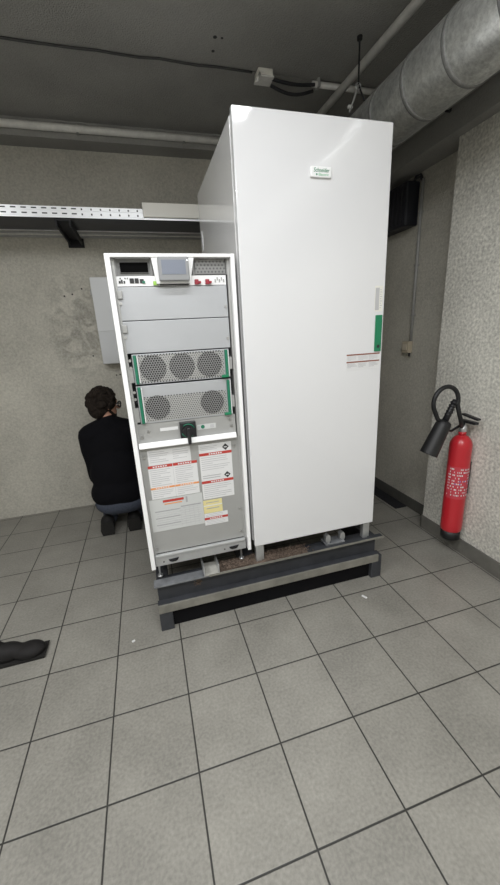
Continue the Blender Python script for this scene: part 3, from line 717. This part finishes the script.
# clothes: a little larger than the body, ending at neckline, cuffs, hem
def wrinkle(amp, f):
    def fn(me):
        for v in me.vertices:
            c = v.co/T
            n = math.sin(c.z*f+2.0*math.sin(c.x*3.1+c.y*2))*math.sin(c.x*f*.6+c.z*2.3)
            v.co += v.normal*(n*amp*T)
    return fn
swe = [('ell', (chest[0], chest[1], chest[2]-.02), (.63, .40, .66), I3), ('ell', (PX, PY+.03, 1.62), (.68, .44, .80), I3), ('ell', (PX, PY, 1.10), (.745, .50, .50), I3),
       ('ell', (PX-.05, PY+.1, 2.76), (.42, .27, .19), I3), ('chain', [(neckb[0], neckb[1], 2.80), (neckb[0]-.01, neckb[1], 2.93)], [.30, .24])]
for s in (-1, 1):
    swe += [('chain', [(neckb[0]+s*.06, neckb[1]-.01, neckb[2]-.06), sh[s], el[s], wr[s]], [.25, .25, .195, .125])]
blob(swe, .012, 'sweater', WOOL, person, 6, wrinkle(.012, 7))
je = [('ell', (PX, PY, .80), (.70, .47, .33), I3)]
for s in (-1, 1):
    hp = (PX+s*.28, PY+.02, .85); kn = (PX+s*.46, PY+1.22, .27); an = (PX+(-.40 if s < 0 else .24), PY+.14, .30)
    je += [('chain', [hp, kn], [.35, .25]), ('chain', [kn, an], [.235, .19])]
blob(je, .012, 'jeans', DENIM, person, 5, wrinkle(.010, 11))
for s in (-1, 1):
    ax_ = PX+(-.46 if s < 0 else .20); ay = PY-.06
    so = blob([('chain', [(ax_, ay+.06, .30), (ax_, ay-.02, .22), (ax_+s*.02, ay+.03, .10)], [.18, .185, .10]), ('ell', (ax_+s*.02, ay+.20, .11), (.17, .24, .105), I3)], .009, 'shoe', SHOE, person, 4)
    MB().prism([(ax_-.14, .02), (ax_+.14, .02), (ax_+.17, .16), (ax_+.14, .36), (ax_-.14, .36), (ax_-.17, .16)], ay-.22, ay-.17).build('sole', SOLE, so)
# hair: wavy curls over skull, beard on the jaw, glasses
hs_ = [('ell', H(0, -.05, .06), (.30, .335, .335), RH), ('ell', H(0, -.16, -.10), (.265, .22, .27), RH)]
rnd = random.Random(3)
for i in range(150):
    a = rnd.uniform(0, 2*math.pi); e = rnd.uniform(-.7, 1.45)
    v = Vector((math.cos(a)*math.cos(e), math.sin(a)*math.cos(e), math.sin(e)))
    if v.y > .55 and v.z < .45: continue
    if v.y > .15 and v.z < -.05: continue
    p = Vector((v.x*.30, -.05+v.y*.345, .05+v.z*.34)); q = RH @ p
    b = hc+q; tdir = Vector((rnd.uniform(-1, 1), rnd.uniform(-1, 1), rnd.uniform(-1, .3)))
    nrm = (RH @ v).normalized(); tdir = (tdir-nrm*tdir.dot(nrm)).normalized(); r = rnd.uniform(.025, .045)
    hs_.append(('chain', [b-nrm*.01, b+tdir*.06+nrm*.02, b+tdir*.12+nrm*rnd.uniform(-.02, .035)], [r, r*.9, r*.5]))
blob(hs_, .0055, 'hair', HAIR, person, 2)
blob([('ell', H(0, .18, -.28), (.14, .13, .11), RH), ('chain', [H(-.20, .04, -.15), H(-.14, .16, -.26), H(0, .25, -.30), H(.14, .16, -.26), H(.20, .04, -.15)], [.04, .055, .06, .055, .04])], .006, 'beard', HAIR, person, 2)
g = MB()
for s in (-1, 1):
    g.sweep([H(s*.125+.085*math.cos(a*math.pi/8), .345-.02*abs(math.cos(a*math.pi/8)), .0+.07*math.sin(a*math.pi/8)) for a in range(17)], .017, 6)
    g.sweep([H(s*.21, .335, .03), H(s*.265, .25, .035), H(s*.285, .05, .03), H(s*.285, -.02, .0)], .011, 6)
g.sweep([H(-.04, .36, .02), H(.04, .36, .02)], .010, 6)
g.build('glasses', BLACK, person)
for s in (-1, 1):
    MB().ball(H(s*.105, .262, .0), .033, sub=2).build('eye', [mat('eye_white', (.75, .73, .7), .3)], person)

# ------------------------------------------------------------------ dark shoe at the left edge
t = thing('loose_shoe', 'black rounded shoe toe on the floor tiles at left edge of view', 'shoe', (-1.45, .5, 0))
s0 = blob([('ell', (-1.37, .50, .10), (.24, .17, .12), I3), ('ell', (-1.70, .53, .13), (.26, .16, .15), I3), ('ell', (-1.90, .54, .22), (.17, .15, .20), I3)], .008, 'upper', SHOE, t, 4)
MB().prism([(-2.07, .0), (-1.14, .0), (-1.12, .04), (-2.08, .04)], .35, .68).build('sole', SOLE, t)

# ------------------------------------------------------------------ small litter on the floor
o = MB().box(4.35, 4.385, -.20, -.10, 0, .018, .004, rot=Matrix.Rotation(.5, 3, 'Z')).build('paper_scrap', PAPER)
tag(o, 'small white scrap on the tiles in front of the plinth', 'scrap')
o = MB().box(.21, .26, .20, .23, 0, .02, .004, rot=Matrix.Rotation(.4, 3, 'Z')).build('paper_scrap', PAPER)
tag(o, 'tiny white scrap on the tiles left of the plinth leg', 'scrap')
bpy.context.view_layer.update()
